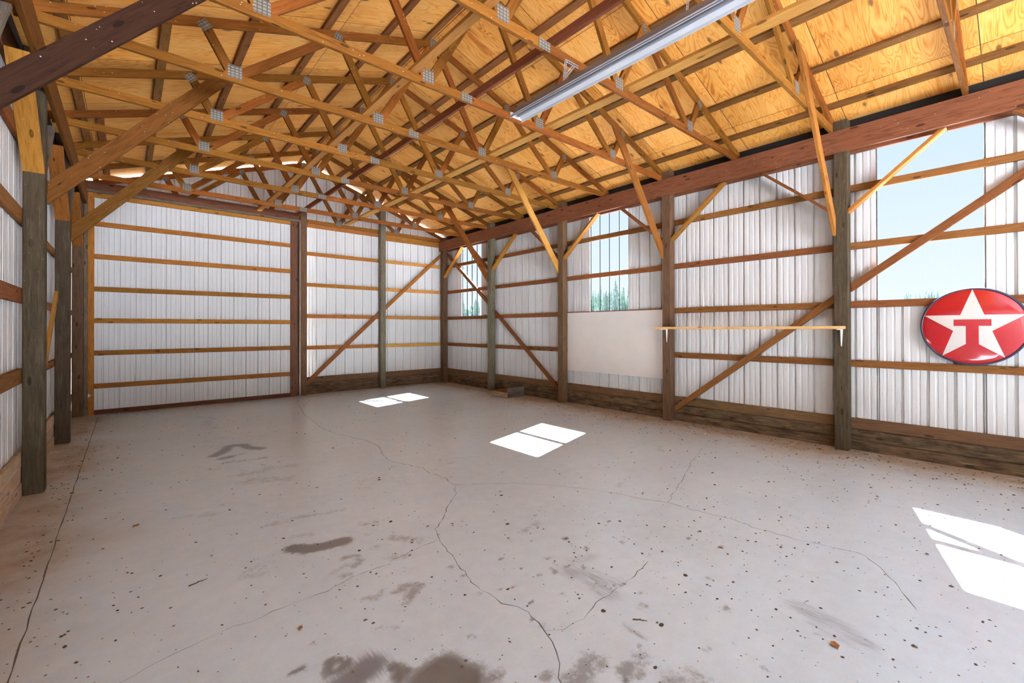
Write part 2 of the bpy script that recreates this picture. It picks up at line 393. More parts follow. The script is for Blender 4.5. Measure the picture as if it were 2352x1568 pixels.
for _i in range(70):
    _x, _y = _r.gauss(2.0, .55), _r.gauss(1.85, .5)
    ST.append(([(_x, _y), (_x + _r.uniform(.003, .02), _y + _r.uniform(-.01, .01))], _r.uniform(.018, .03), _r.uniform(.5, .8)))
for _i in range(26):
    _x, _y = _r.uniform(.2, 5.5), _r.uniform(2.5, 9.5); _a = _r.uniform(-.6, .6); _l = _r.uniform(.05, .3)
    ST.append(([(_x, _y), (_x + _l * math.cos(_a), _y + _l * math.sin(_a))], _r.uniform(.03, .09), _r.uniform(.25, .42)))
def wander(pts, step=.05, amp=.012, seed=1):
    r = random.Random(seed); out = []
    for a, b in zip(pts, pts[1:]):
        a, b = Vector(a), Vector(b); n = max(1, int((b - a).length / step))
        for i in range(n):
            p = a.lerp(b, i / n); out.append((p.x + r.uniform(-amp, amp), p.y + r.uniform(-amp, amp)))
    out.append(tuple(pts[-1])); return out
def build_floor():
    x0, x1, y0, y1, d = -.80, 7.10, YF - .2, 11.30, .03
    nx, ny = int(round((x1 - x0) / d)) + 1, int(round((y1 - y0) / d)) + 1
    gx, gy = np.meshgrid(np.linspace(x0, x1, nx), np.linspace(y0, y1, ny))
    P = np.stack([gx.ravel(), gy.ravel()], 1)
    stain = np.zeros(len(P)); scr = np.zeros(len(P))
    for arr, lst in ((stain, ST), (scr, SCR)):
        for pts, w, k in lst:
            q = np.array(pts); lo, hi = q.min(0) - .5, q.max(0) + .5
            idx = np.where((P[:, 0] > lo[0]) & (P[:, 0] < hi[0]) & (P[:, 1] > lo[1]) & (P[:, 1] < hi[1]))[0]
            dd = np.full(len(idx), 9.)
            for a, b in zip(pts, pts[1:]): dd = np.minimum(dd, seg_dist(P[idx], a, b))
            ww = w * (.75 if arr is stain else .6)
            arr[idx] = np.maximum(arr[idx], k * np.clip(1.35 - dd / ww * .75, 0, 1))
    rng = np.random.RandomState(3)
    wob = .1 * np.sin(P[:, 1] * 2.3) + .06 * np.sin(P[:, 1] * 5.1 + 1)
    dr = 7.0 - P[:, 0]; dl = P[:, 0] + .62; db = 11.1 - P[:, 1]  # window-wall falloff is broadened to hold painted shade too
    dust_shade = np.maximum.reduce([.95 * np.exp(-np.clip(dr - .25 + wob, 0, 9) / .58), .75 * np.exp(-np.clip(dl - .1 + wob, 0, 9) / .30),
                              .55 * np.exp(-np.clip(db - .15, 0, 9) / .35), .85 * np.exp(-np.hypot(np.clip(6.6 - P[:, 0], 0, 9), np.clip(10.6 - P[:, 1], 0, 9)) / .8)])
    # a pale tan skirt along the side of the slab opposite the windows
    dust_shade = np.maximum(dust_shade, .20 * np.exp(-np.clip(P[:, 0] + .6, 0, 9) / .9))
    vs = [(float(x), float(y), 0.) for x, y in P]; fs = []; mi = []
    for j in range(ny - 1):
        b = j * nx
        for i in range(nx - 1): fs.append((b + i, b + i + 1, b + nx + i + 1, b + nx + i))
    mi = [0] * len(fs)
    def strip(pts, w, z=.0007, jag=.4, seed=0):
        r = random.Random(seed); base = len(vs)
        for i, p in enumerate(pts):
            q0 = Vector(pts[max(0, i - 1)]); q1 = Vector(pts[min(len(pts) - 1, i + 1)])
            t = (q1 - q0).normalized(); n = Vector((-t.y, t.x)); ww = w * (1 + r.uniform(-jag, jag)) / 2
            vs.append((p[0] + n.x * ww, p[1] + n.y * ww, z)); vs.append((p[0] - n.x * ww, p[1] - n.y * ww, z))
        for i in range(len(pts) - 1):
            k = base + 2 * i; fs.append((k + 1, k + 3, k + 2, k)); mi.append(1)
    for i, c in enumerate(CR):
        strip(wander(c, .045, .010, i), (.0042, .003, .0036, .0032, .003)[i], seed=i, jag=.7)
    strip(wander([(-.395, 10.75), (-.40, YF)], .12, .004, 9), .007, seed=9)
    # slab edge
    k = len(vs)
    vs += [(x0, y0, 0), (x1, y0, 0), (x1, y1, 0), (x0, y1, 0), (x0, y0, -.12), (x1, y0, -.12), (x1, y1, -.12), (x0, y1, -.12)]
    for a, b in ((0, 1), (1, 2), (2, 3), (3, 0)): fs.append((k + a + 4, k + b + 4, k + b, k + a)); mi.append(0)
    me = bpy.data.meshes.new('floor'); me.from_pydata(vs, [], fs)
    me.polygons.foreach_set('material_index', mi)
    pad = len(vs) - len(P)
    for nme, arr in (('stain', stain), ('scrape', scr), ('dust_shade', dust_shade)):
        a = me.attributes.new(nme, 'FLOAT', 'POINT')
        a.data.foreach_set('value', np.concatenate([arr, np.zeros(pad)]).astype(np.float32))
    o = link('floor', me, [M['concrete'], M['crack']])
    tag(o, 'cracked and stained grey concrete floor slab', 'floor', kind='structure')
build_floor()

# ------------------------------------------------------------------ ribbed sheets
PITCH = .2286
def profile(u0, u1, rib0):
    """(u, depth) of the inside of a ribbed steel sheet: big ribs every 9 in, two low ones between"""
    pts = []
    def add(u, d):
        if u0 - 1e-6 <= u <= u1 + 1e-6: pts.append((u, d))
    n0 = int(math.floor((u0 - rib0) / PITCH)) - 1; n1 = int(math.ceil((u1 - rib0) / PITCH)) + 1
    for n in range(n0, n1 + 1):
        c = rib0 + n * PITCH
        for du, d in ((-.017, 0), (-.011, .030), (.011, .030), (.017, 0)): add(c + du, d)
        for m in (1 / 3, 2 / 3):
            cc = c + PITCH * m
            for du, d in ((-.014, 0), (-.006, .0045), (.006, .0045), (.014, 0)): add(cc + du, d)
    pts.sort()
    if not pts or pts[0][0] > u0 + 1e-5: pts.insert(0, (u0, 0.))
    if pts[-1][0] < u1 - 1e-5: pts.append((u1, 0.))
    return pts
def sheet_faces(vs, fs, pts, zlo, zhi, put):
    """zlo/zhi: functions of u; put(u,d,z)->xyz"""
    b = len(vs)
    for u, d in pts:
        vs.append(put(u, d, zlo(u))); vs.append(put(u, d, zhi(u)))
    for i in range(len(pts) - 1): fs.append((b + 2 * i, b + 2 * i + 2, b + 2 * i + 3, b + 2 * i + 1))
def sheet_obj(name, pieces, put, mat, parent=None, rib0=0.):
    vs, fs = [], []
    for u0, u1, zlo, zhi in pieces:
        f0 = zlo if callable(zlo) else (lambda u, z=zlo: z)
        f1 = zhi if callable(zhi) else (lambda u, z=zhi: z)
        sheet_faces(vs, fs, profile(u0, u1, rib0), f0, f1, put)
    me = bpy.data.meshes.new(name); me.from_pydata(vs, [], fs)
    return link(name, me, mat, parent)
RIBR = .0704
wins = [(RIBR + a * PITCH, RIBR + b * PITCH) for a, b in ((-19, -15), (1, 5), (21, 25), (41, 45))]
put_r = lambda u, d, z: (7.092 + d, u, z)
pieces = []; y = YF
for a, b in wins:
    pieces.append((y, a, .0, 4.234)); pieces.append((a, b, .0, 1.90)); y = b
pieces.append((y, 11.25, .0, 4.234))
wall_r = sheet_obj('wall_right', pieces, put_r, M['sheet'], rib0=RIBR)
tag(wall_r, 'white ribbed steel wall with three clear window panels', 'wall', kind='structure')
for i, (a, b) in enumerate(wins):
    w = sheet_obj('window_%d' % (i if i else 4), [(a - .03, b + .03, 1.86, 4.234)], lambda u, d, z: (7.096 + d, u, z), M['clear'], rib0=RIBR)
    tag(w, ['clear ribbed window panel behind the viewpoint', 'clear ribbed window panel above the round red sign', 'clear ribbed window panel above the white wall board',
            'clear ribbed window panel in the corner bay'][i], 'window', kind='structure')
put_l = lambda u, d, z: (-.792 - d, u, z)
wall_l = sheet_obj('wall_left', [(YF, 9.12, .0, 4.234)], put_l, M['sheet'], rib0=.10)
tag(wall_l, 'white ribbed steel wall without windows, beside the posts', 'wall', kind='structure')
bp = boxobj('dark_panel', (-.80, 9.12, .22), (-.788, 11.26, 4.225), M['flat_black'], wall_l); bp['label'] = 'plain black panel on the last bay'  # plain black panel covering the last bay
put_b = lambda u, d, z: (u, 11.242 + d, z)
gt = lambda u: DK(u) - .022
wall_b = sheet_obj('wall_back', [(3.0, 7.10, .0, gt), (-.54, 3.0, 4.05, gt), (-.83, -.54, .0, gt)], put_b, M['sheet'], rib0=3.454)
tag(wall_b, 'white ribbed steel end wall rising into the gable', 'wall', kind='structure')

put_f = lambda u, d, z: (u, YF - .01 - d, z)
wall_f = sheet_obj('wall_front', [(-.80, -.4, .0, lambda u: DK(u) - .01), (-.4, 3.9, 3.3, lambda u: DK(u) - .01), (3.9, 7.10, .0, lambda u: DK(u) - .01)], put_f, M['sheet'], rib0=.1)  # opening in this unseen wall is placed and sized to admit fill light
tag(wall_f, 'white ribbed steel end wall behind the viewpoint', 'wall', kind='structure')

# ------------------------------------------------------------------ roof deck
bm = bmesh.new()
YL = -.9                        # plywood in view; unseen white stretch behind added to whiten the bounce light
for sgn in (-1, 1):
    xe, xi = XC + sgn * 4.49, XC + sgn * .007
    for ya, yb, mi_ in ((YL, 11.55, 0), (YF - .3, YL, 1)):
        q = []
        for x in (xi, xe):
            for y in (ya, yb):
                for t in (0, .02): q.append(bm.verts.new((x, y, DK(x) + t)))
        for f in ((0, 2, 6, 4), (1, 5, 7, 3), (0, 4, 5, 1), (2, 3, 7, 6), (4, 6, 7, 5), (0, 1, 3, 2)):
            bm.faces.new([q[i] for i in f]).material_index = mi_
bmesh.ops.recalc_face_normals(bm, faces=bm.faces[:])
ceil = link('ceiling', bm_mesh(bm, 'ceiling'), [M['ply'], M['bounce_white']])
tag(ceil, 'sloping plywood roof deck over the trusses', 'ceiling', kind='structure')
bm = bmesh.new()
for sgn in (-1, 1):
    a = [bm.verts.new((XC, y, 5.578)) for y in (YF - .3, 11.55)]; b = [bm.verts.new((XC + sgn * .16, y, 5.512)) for y in (YF - .3, 11.55)]
    bm.faces.new((a[0], a[1], b[1], b[0]))
cap = link('ridge_cap', bm_mesh(bm), M['steel'], ceil)
for nme, sx in (('trim_1', 1), ('trim_2', -1)):
    xe = XC + sx * 4.49
    f = boxobj(nme, (xe - .018, YF - .3, 4.000), (xe + .018, 11.55, DK(xe) + .024), M['brown'])
    xa = 7.135 if sx > 0 else -.835; za = DK(xa) - .034
    board('soffit_sheet', (xa, 2.5, za), (xe - sx * .02, 2.5, DK(xe - sx * .02) - .034), 17.9, .006, (0, 0, 1), M['soffit'], f, bev=0)
    tag(f, 'dark eave board above the window panels' if sx > 0 else 'dark eave board on the windowless side', 'trim', kind='structure')

ORD = ['', 'first', 'second', 'third', 'fourth', 'fifth', 'sixth', 'seventh', 'eighth', 'ninth', 'tenth']
# ------------------------------------------------------------------ purlins
PW, PT = .089, .038
PN = [('beside the ridge', 3.06), ('second below the ridge', 2.465), ('third below the ridge', 1.735), ('fourth below the ridge', 1.005), ('fifth below the ridge', .28), ('lowest on its slope', -.45)]
for side, sg in (('windowless', -1), ('window', 1)):
    for lab, xl in PN:
        x = xl if sg < 0 else 2 * XC - xl
        if sg > 0: x = {3.06: 3.29, 2.465: 3.895, 1.735: 4.612, 1.005: 5.345, .28: 6.06, -.45: 6.705}[xl]
        z = DK(x) - (PT / 2) / math.cos(SL)
        o = board('purlin', (x, YF - .2, z), (x, 11.23, z), PW, PT, (sg * math.sin(SL), 0, math.cos(SL)), M['purlin'])
        tag(o, 'roof purlin %s on the %s-side slope' % (lab, side), 'purlin', 'purlins under the plywood roof')
z = DK(-.29) - .02
o = board('purlin', (-.29, 7.95, z), (-.29, 11.1, z), PW, PT, (-math.sin(SL), 0, math.cos(SL)), M['purlin'])
tag(o, 'short extra purlin by the eave near the sliding door', 'purlin', 'purlins under the plywood roof')

# ------------------------------------------------------------------ trusses
NB = [.825, 2.365, 3.985, 5.525]; SPL = 2.855
NT = [.565, 1.875, 4.475, 5.785]
PLATE_CACHE = {}
def plate(parent, x, y, z, w, h, ang=0.):
    key = (w, h)
    if key not in PLATE_CACHE:
        bm = bmesh.new(); add_box(bm, (-w / 2, -h / 2, -.001), (w / 2, h / 2, .001))
        me = bm_mesh(bm, 'gusset_plate'); me.materials.append(M['plate']); PLATE_CACHE[key] = me
    o = bpy.data.objects.new('gusset_plate', PLATE_CACHE[key]); COL.objects.link(o)
    mw = Matrix.Translation((x, y - .0012, z)) @ Matrix.Rotation(math.pi / 2, 4, 'X') @ Matrix.Rotation(ang, 4, 'Z')
    o.parent = parent; o.matrix_basis = parent_mw(parent).inverted() @ mw
    return o
def tpoint(x, up): return TZ(x) + up
TRUSS_Y = [T0 + TS * k for k in range(-2, 7)] + [11.20]
for idx, ty in enumerate(TRUSS_Y):
    k = idx - 2; end = idx == len(TRUSS_Y) - 1
    r = empty('roof_truss', (XC, ty + .019, HZ1))
    nfar = len(TRUSS_Y) - idx
    if end: lab = 'end roof truss fixed against the white gable wall'
    else: lab = 'wooden roof truss, %s in from the gable wall' % ORD[nfar - 1]
    tag(r, lab, 'truss', 'roof trusses')
    yc = ty + .019; nn = (0, 1, 0); mat = M['truss']
    zc = HZ1 + .0445
    board('bottom_chord', (-.70, yc, zc), (SPL, yc, zc), .089, .038, nn, mat, r)
    board('bottom_chord', (SPL + .002, yc, zc), (7.04, yc, zc), .089, .038, nn, mat, r)
    xo = 7.08 if not end else 6.98
    for sg in (-1, 1):
        xe = XC + sg * (3.93 if not end else 3.85)
        board('top_chord', (xe, yc, TZ(xe) + .047), (XC, yc, TZ(XC) + .047), .089, .038, nn, mat, r, cut0=(1, 0, 0), cut1=(1, 0, 0))
    webs = [(NB[0], NT[0]), (NB[0], NT[1]), (NB[1], NT[1]), (NB[1], XC - .03), (NB[2], XC + .03), (NB[2], NT[2]), (NB[3], NT[2]), (NB[3], NT[3])]
    for a, b in webs:
        dx = .02 if b > a else -.02
        board('web', (a + dx, yc, 4.150), (b - dx * .5, yc, TZ(b) + .02), .089, .0375, nn, mat, r)
    for x in NB: plate(r, x, ty, 4.185, .125, .13)
    plate(r, SPL, ty, 4.125, .15, .086)
    for x, a in zip(NT, (-.25, .25, -.25, .25)):
        plate(r, x, ty, TZ(x) + .012, .10, .085, a + (1.05 if x in (NT[0], NT[1]) else -1.05))
    plate(r, XC, ty, TZ(XC) + .02, .14, .12)

# ------------------------------------------------------------------ boards lying on the bottom chords
for lab, lo, hi, m in (('wide orange board laid along the trusses beside the ridge, windowless side', (2.16, -.2, 4.172), (2.25, 11.15, 4.210), 'pale'),
                       ('dark board on edge running along the trusses near mid-span', (2.965, -.2, 4.171), (3.003, 11.15, 4.262), 'beam'),
                       ('pale board laid along the trusses on the window side', (4.105, -.2, 4.172), (4.245, 11.15, 4.210), 'pale')):
    # three lengths butted on the trusses read as one continuous run
    o = boxobj('tie_board', lo, hi, M[m]); tag(o, lab, 'board', 'boards running along the trusses')

# ------------------------------------------------------------------ posts
RLAB = {'r5': 'wooden post beyond the round red sign', 'r4': 'square brown post between the shelf bay and the red sign',
        'r3': 'square brown post between the white board and the shelf', 'r2': 'square brown post between the low crate and the white board',
        'r1': 'greenish square post standing behind the low wooden crate', 'rc': 'brown corner post where the window wall meets the end wall'}
for n, y0 in RPOST:
    top = 4.22 if n != 'rc' else 4.2
    m = M['olivepost'] if n == 'r1' else (M['greypost'] if n == 'r4' else M['post'])
    o = boxobj('wooden_post', (XR, y0, 0), (XR + .147, y0 + .15, top), m, bev=.006)
    tag(o, RLAB[n], 'post', 'posts of the window wall')
LLAB = {'l0': 'weathered post of the windowless wall nearest the open front', 'l1': 'thick weathered post of the windowless wall, nearest one in view',
        'l2': 'weathered post of the windowless wall by the slanting board', 'l3': 'dark post beside the sliding door on the windowless side'}
for n, y0 in LPOST:
    o = boxobj('wooden_post', (XL - .147, y0, 0), (XL, y0 + .15, 4.22), M['greypost'] if n != 'l3' else M['post'], bev=.006)
    tag(o, LLAB[n], 'post', 'posts of the windowless wall')
BP1, BP2 = 3.04, 5.015
o = boxobj('wooden_post', (BP1, 11.045, 0), (BP1 + .145, 11.195, 4.30), M['post'], bev=.006)
tag(o, 'brown square post at the closing edge of the sliding door', 'post', 'posts of the end wall')
o = boxobj('wooden_post', (BP2, 11.045, 0), (BP2 + .14, 11.195, 4.66), M['olivepost'], bev=.006)
tag(o, 'tall greenish post of the end wall crossed by the diagonal brace', 'post', 'posts of the end wall')

# ------------------------------------------------------------------ headers
o = boxobj('header_beam', (6.858, YF, HZ0), (6.899, 11.19, HZ1), M['beam']); tag(o, 'long reddish header beam on the inner faces of the window-wall posts', 'beam', 'header beams')
o = boxobj('header_beam', (7.05, YF, HZ0), (7.089, 11.19, HZ1), M['beam']); tag(o, 'outer header beam just above the clear window panels', 'beam', 'header beams')
o = boxobj('header_beam', (-.599, YF, HZ0), (-.558, 10.98, HZ1), M['kneewood']); tag(o, 'long header beam on the inner faces of the windowless-wall posts', 'beam', 'header beams')
o = boxobj('header_beam', (-.789, YF, HZ0), (-.75, 11.15, HZ1), M['brown']); tag(o, 'outer header beam above the windowless wall sheets', 'beam', 'header beams')
# end wall boards under the end truss
for (x0, x1, a) in ((BP1 + .147, BP2 - .002, 'between the sliding door and the greenish post'), (BP2 + .142, 6.895, 'between the greenish post and the corner')):
    o = boxobj('girt', (x0, 11.2, 3.92 if x0 > 5 else 3.985), (x1, 11.238, 4.07), M['lumber'])
    tag(o, 'deep orange board under the end truss %s' % a, 'girt', 'girts of the end wall')

for nme, x, lab in (('trim_3', 7.05, 'black blocking between header and roof, window side'), ('trim_4', -.788, 'black blocking between header and roof, windowless side')):
    o = boxobj(nme, (x, YF, HZ1 + .001), (x + .038, 11.19, 4.2405 if x > 0 else 4.2235), M['flat_black']); tag(o, lab, 'trim', kind='structure')
# ------------------------------------------------------------------ girts
RBAY = [('r5', 'r4', 'behind the round red sign bay'), ('r4', 'r3', 'in the bay with the long shelf'), ('r3', 'r2', 'in the bay with the white board'),
        ('r2', 'r1', 'in the bay with the low crate'), ('r1', 'rc', 'in the corner bay of the window wall')]
RY = dict(RPOST)
HLAB = ['lowest', 'second-lowest', 'third-lowest', 'top']
for a, b, lab in RBAY:
    y0, y1 = RY[a] + .075, RY[b] + .075
    if b == 'rc': y1 = 11.20
    for i, z in enumerate(GZ):
        o = boxobj('girt', (GIRT_R, y0 + .001, z), (GIRT_R + .038, y1 - .001, z + .088), M['girt'])
        tag(o, '%s reddish wooden girt %s' % (HLAB[i], lab), 'girt', 'girts of the window wall')
LY = dict(LPOST)
for a, b, lab in (('l0', 'l1', 'nearest the open front'), ('l1', 'l2', 'in the slanting-board bay'), ('l2', 'l3', 'in the dark bay by the door')):
    y0, y1 = LY[a] + .075, LY[b] + .075
    for i, z in enumerate(GZ):
        o = boxobj('girt', (GIRT_L - .036, y0 + .001, z - .012), (GIRT_L, y1 - .001, z + .128 if a == 'l0' else z + .08), M['girt'])
        tag(o, '%s wooden girt on the windowless wall %s' % (HLAB[i], lab), 'girt', 'girts of the windowless wall')
for (x0, x1, lab, mm) in ((BP1 + .07, BP2 + .07, 'between the sliding door and the greenish post', 'lumber'), (BP2 + .072, 7.045, 'between the greenish post and the corner', 'pale')):
    for i, z in enumerate(GZ):
        o = boxobj('girt', (x0, GIRT_B, z), (x1, GIRT_B + .038, z + .088), M[mm])
        tag(o, '%s wooden girt of the end wall %s' % (HLAB[i], lab), 'girt', 'girts of the end wall')

# ------------------------------------------------------------------ splash boards
def kick(name, lab, spans, axis, face, out, mats):
    r = empty(name, (face, spans[0][0], 0) if axis == 'y' else (spans[0][0], face, 0)); tag(r, lab, 'baseboard', kind='structure')
    for u0, u1 in spans:
        for (z0, z1, m, dd) in ((.272, .407, mats[0], 0.), (.128, .268, mats[1], .004), (-.005, .125, mats[2], -.004)):
            lo = [0, 0, z0]; hi = [0, 0, z1]
            f = face + out * dd
            if axis == 'y': lo[0], hi[0] = sorted((f, f + out * .036)); lo[1], hi[1] = u0, u1
            else: lo[1], hi[1] = sorted((f, f + out * .036)); lo[0], hi[0] = u0, u1
            boxobj('splash_board', lo, hi, mats_of(m), r, bev=.006)
def mats_of(m): return M[m]
kick('baseboard_right', 'dirty brown splash boards along the foot of the window wall', [(YF, 1.55), (1.552, 3.99), (3.992, 6.42), (6.422, 8.86), (8.862, 11.19)], 'y', GIRT_R, 1, ('kicktop', 'kick', 'kick'))
kick('baseboard_left', 'pale wooden splash boards along the foot of the windowless wall', [(3.70, 6.2), (6.202, 8.64), (8.642, 11.1)], 'y', GIRT_L, -1, ('palekick', 'palekick', 'palekick'))
kick('baseboard_back', 'dirty splash boards along the foot of the end wall', [(BP1 + .07, BP2 + .07), (BP2 + .072, 7.045)], 'x', GIRT_B, 1, ('kicktop', 'kick', 'kick'))

# ------------------------------------------------------------------ braces on the window wall
def xbrace(name, x, w, y0, z0, y1, z1, mat, lab, group, horiz=True):
    """brace in the plane of a side wall; cut level on the header, plumb on the post"""
    o = board(name, (x, y0, z0), (x, y1, z1), w, .038, (0, -(z1 - z0), (y1 - y0)), mat, cut0=(0, 1, 0), cut1=(0, 0, 1))
    return tag(o, lab, 'brace', group)
G = 'corner braces under the window-wall header'
nm = {'r4': 'the shelf-and-sign post', 'r3': 'the board-and-shelf post', 'r2': 'the crate-and-board post', 'r1': 'the greenish post', 'rc': 'the corner post', 'r5': 'the post beyond the red sign'}
for n in ('r5', 'r4', 'r3', 'r2', 'r1', 'rc'):
    y = RY[n]
    if n != 'r5':
        m = M['lumber']
        xbrace('corner_brace', 6.957, .109, y - .002, 3.045, y - .872, HZ0 - .002, m, 'short brace rising toward the open front from %s' % nm[n], G)
    if n != 'rc':
        xbrace('corner_brace', 6.957, .109, y + .152, 3.045, y + 1.02, HZ0 - .002, M['girt'], 'short brace rising toward the end wall from %s' % nm[n], G)
G = 'corner braces under the windowless-wall header'
nl = {'l0': 'the post nearest the open front', 'l1': 'the nearest thick weathered post', 'l2': 'the weathered post by the slanting board', 'l3': 'the dark post beside the sliding door'}
for n in ('l0', 'l1', 'l2', 'l3'):
    y = LY[n]
    xbrace('corner_brace', -.675, .146, y - .002, 3.06, y - .84, HZ0 - .002, M['lumber'], 'wide orange brace rising toward the open front from %s' % nl[n], G)
    if n != 'l3':
        xbrace('corner_brace', -.655, .089, y + .152, 3.03, y + .90, HZ0 - .002, M['greywood'], 'grey brace rising toward the end wall from %s' % nl[n], G)

# ------------------------------------------------------------------ knee braces from posts to trusses
G = 'knee braces from posts to trusses'
for n, k, m in (('r4', -1, 'lumber'), ('r3', 1, 'lumber'), ('r2', 3, 'pale'), ('r1', 5, 'truss')):
    ty = T0 + TS * k
    yk = ty - .020 if n != 'r1' else ty - .020
    x0, z0, x1, z1 = 6.885, 2.80, 5.55, 4.60
    if n == 'r4': x0, z0 = 6.85, 2.80
    o = board('knee_brace', (x0, yk, z0 + .05), (x1, yk, z1 + .02), .135, .038, (0, 1, 0), M[m], cut0=(1, 0, 0), cut1=(1 / 3, 0, 1))
    tag(o, {'r4': 'pale knee brace from the post between shelf and red sign to its truss', 'r3': 'orange knee brace from the post between white board and shelf to its truss',
            'r2': 'yellowish knee brace from the post between crate and white board to its truss', 'r1': 'dark knee brace crossing in front of the corner window panel'}[n], 'brace', G)
for n, k, m in (('l0', 1, 'shadebeam'), ('l1', 3, 'kneewood'), ('l2', 5, 'kneewood')):
    y0 = LY[n] + .172; ty = T0 + TS * k - .022
    o = board('knee_brace', (XL - .0, y0, 2.895), (.86, ty - .03, 4.61), .150, .038, (0, 1, 0), M[m], cut0=(1, 0, 0), cut1=(-1 / 3, 0, 1))
    tag(o, {'l0': 'shade-darkened knee brace nearest the open front on the windowless side', 'l1': 'big brown knee brace from the nearest thick weathered post',
            'l2': 'brown knee brace crossing in front of the sliding door top'}[n], 'brace', G)

# ------------------------------------------------------------------ long diagonal braces let in front of the girts
G = 'long diagonal wall braces'
def diag(p0, p1, nrm, mat, lab, ax):
    o = board('diagonal_brace', p0, p1, .089, .036, nrm, mat, cut0=ax, cut1=ax); tag(o, lab, 'brace', G)
dx = 7.031
diag((dx, 3.905, .19), (dx, 1.63, 1.955), (1, 0, 0), M['girt'], 'long diagonal brace crossing the bay with the shelf', (0, 1, 0))
diag((dx, 1.47, 2.075), (dx, -.80, 3.76), (1, 0, 0), M['girt'], 'long diagonal brace crossing the window panel over the red sign', (0, 1, 0))
diag((dx, 6.51, .19), (dx, 8.785, 1.985), (1, 0, 0), M['girt'], 'long diagonal brace running down to the floor behind the crate', (0, 1, 0))
diag((dx, 8.95, 2.13), (dx, 11.0, 3.70), (1, 0, 0), M['girt'], 'long diagonal brace crossing the corner window panel', (0, 1, 0))
diag((BP1 + .15, 11.181, .24), (BP2 - .003, 11.181, 1.945), (0, 1, 0), M['girt'], 'diagonal brace of the end wall beside the sliding door', (1, 0, 0))
diag((BP2 + .145, 11.181, 2.075), (6.90, 11.181, 3.67), (0, 1, 0), M['lumber'], 'diagonal brace of the end wall running up into the corner', (1, 0, 0))
diag((-.731, 8.565, 2.02), (-.731, 6.285, .22), (1, 0, 0), M['pale'], 'slanting board between two weathered posts of the windowless wall', (0, 1, 0))

# ------------------------------------------------------------------ sliding door
DY = 11.055
d = empty('door_1', (1.2, DY, 0)); tag(d, 'tall white ribbed sliding door with orange wooden frame', 'door', kind='structure')
DX0, DX1 = -.549, 2.974
boxobj('stile', (DX0, DY, .001), (DX0 + .087, DY + .036, 4.035), M['lumber'], d)
boxobj('stile', (DX1 - .14, DY, .001), (DX1, DY + .036, 4.035), M['brown'], d)
boxobj('rail', (DX0 + .088, DY, .001), (DX1 - .141, DY + .036, .085), M['brown'], d)
boxobj('rail', (DX0 + .088, DY, 3.955), (DX1 - .141, DY + .036, 4.035), M['lumber'], d)
for z in (.477, 1.078, 1.668, 2.245, 2.837, 3.432):
    boxobj('rail', (DX0 + .088, DY, z), (DX1 - .141, DY + .036, z + .088), M['lumber'], d)
ds = sheet_obj('door_sheet', [(DX0 + .01, DX1 - .01, .001, 4.03)], lambda u, dd, z: (u - 1.2, .040 + dd, z), M['sheet'], d, rib0=-.351)
bm = bmesh.new(); add_box(bm, (-.012, -.02, -.03), (.012, 0, .03)); add_box(bm, (-.006, -.05, -.004), (.05, -.02, .004))
link('latch', bm_mesh(bm), M['steel'], d, Matrix.Translation((DX0 - .0 + .02, DY, .36)))
o = boxobj('door_track_board', (-.598, 11.0, 4.036), (BP1 - .004, 11.042, 4.078), M['greywood']); tag(o, 'grey weathered track board above the sliding door', 'board')
o = boxobj('door_jamb', (-.5995, 11.06, .0), (DX0 - .0005, 11.19, 4.03), M['greywood']); tag(o, 'narrow jamb board between dark post and sliding door', 'jamb', kind='structure')
o = boxobj('door_jamb', (DX1 - .02, 11.125, .0), (BP1 - .003, 11.19, 4.03), M['flat_black']); tag(o, 'black strip painted as the dark of the gap between sliding door and brown post', 'jamb', kind='structure')  # stands in for the shade inside the open gap
o = boxobj('lintel_board', (-.74, 11.125, 3.99), (3.038, 11.19, 4.26), M['brown']); tag(o, 'dark brown board above the sliding door track', 'board')

# ------------------------------------------------------------------ things on the window wall
o = boxobj('wall_board', (7.036, 4.068, .678), (7.049, 6.345, 1.885), M['board'], bev=.002)
o.location.x += .0; tag(o, 'white rectangular panel fixed between two posts below a window', 'board')
sh = empty('wall_shelf', (6.8, 2.78, 1.55)); tag(sh, 'long raw pine shelf board on two white brackets', 'shelf')
boxobj('shelf_board', (6.66, 1.50, 1.545), (6.898, 4.06, 1.583), M['shelf'], sh)
for y in (1.545, 3.975):
    bm = bmesh.new()
    v8 = add_box(bm, (6.889, y - .016, 1.325), (6.898, y + .016, 1.544))
    for v in v8:
        if v.co.z < 1.4: v.co.y = y + (v.co.y - y) * .3
    v8 = add_box(bm, (6.70, y - .016, 1.535), (6.888, y + .016, 1.544))
    for v in v8:
        if v.co.x < 6.8: v.co.y = y + (v.co.y - y) * .4
    v8 = add_box(bm, (6.865, y - .003, 1.36), (6.889, y + .003, 1.534))
    for v in v8:
        if v.co.z < 1.4 and v.co.x < 6.88: v.co.x = 6.884
    link('shelf_bracket', bm_mesh(bm), M['bracket'], sh, Matrix.Identity(4))

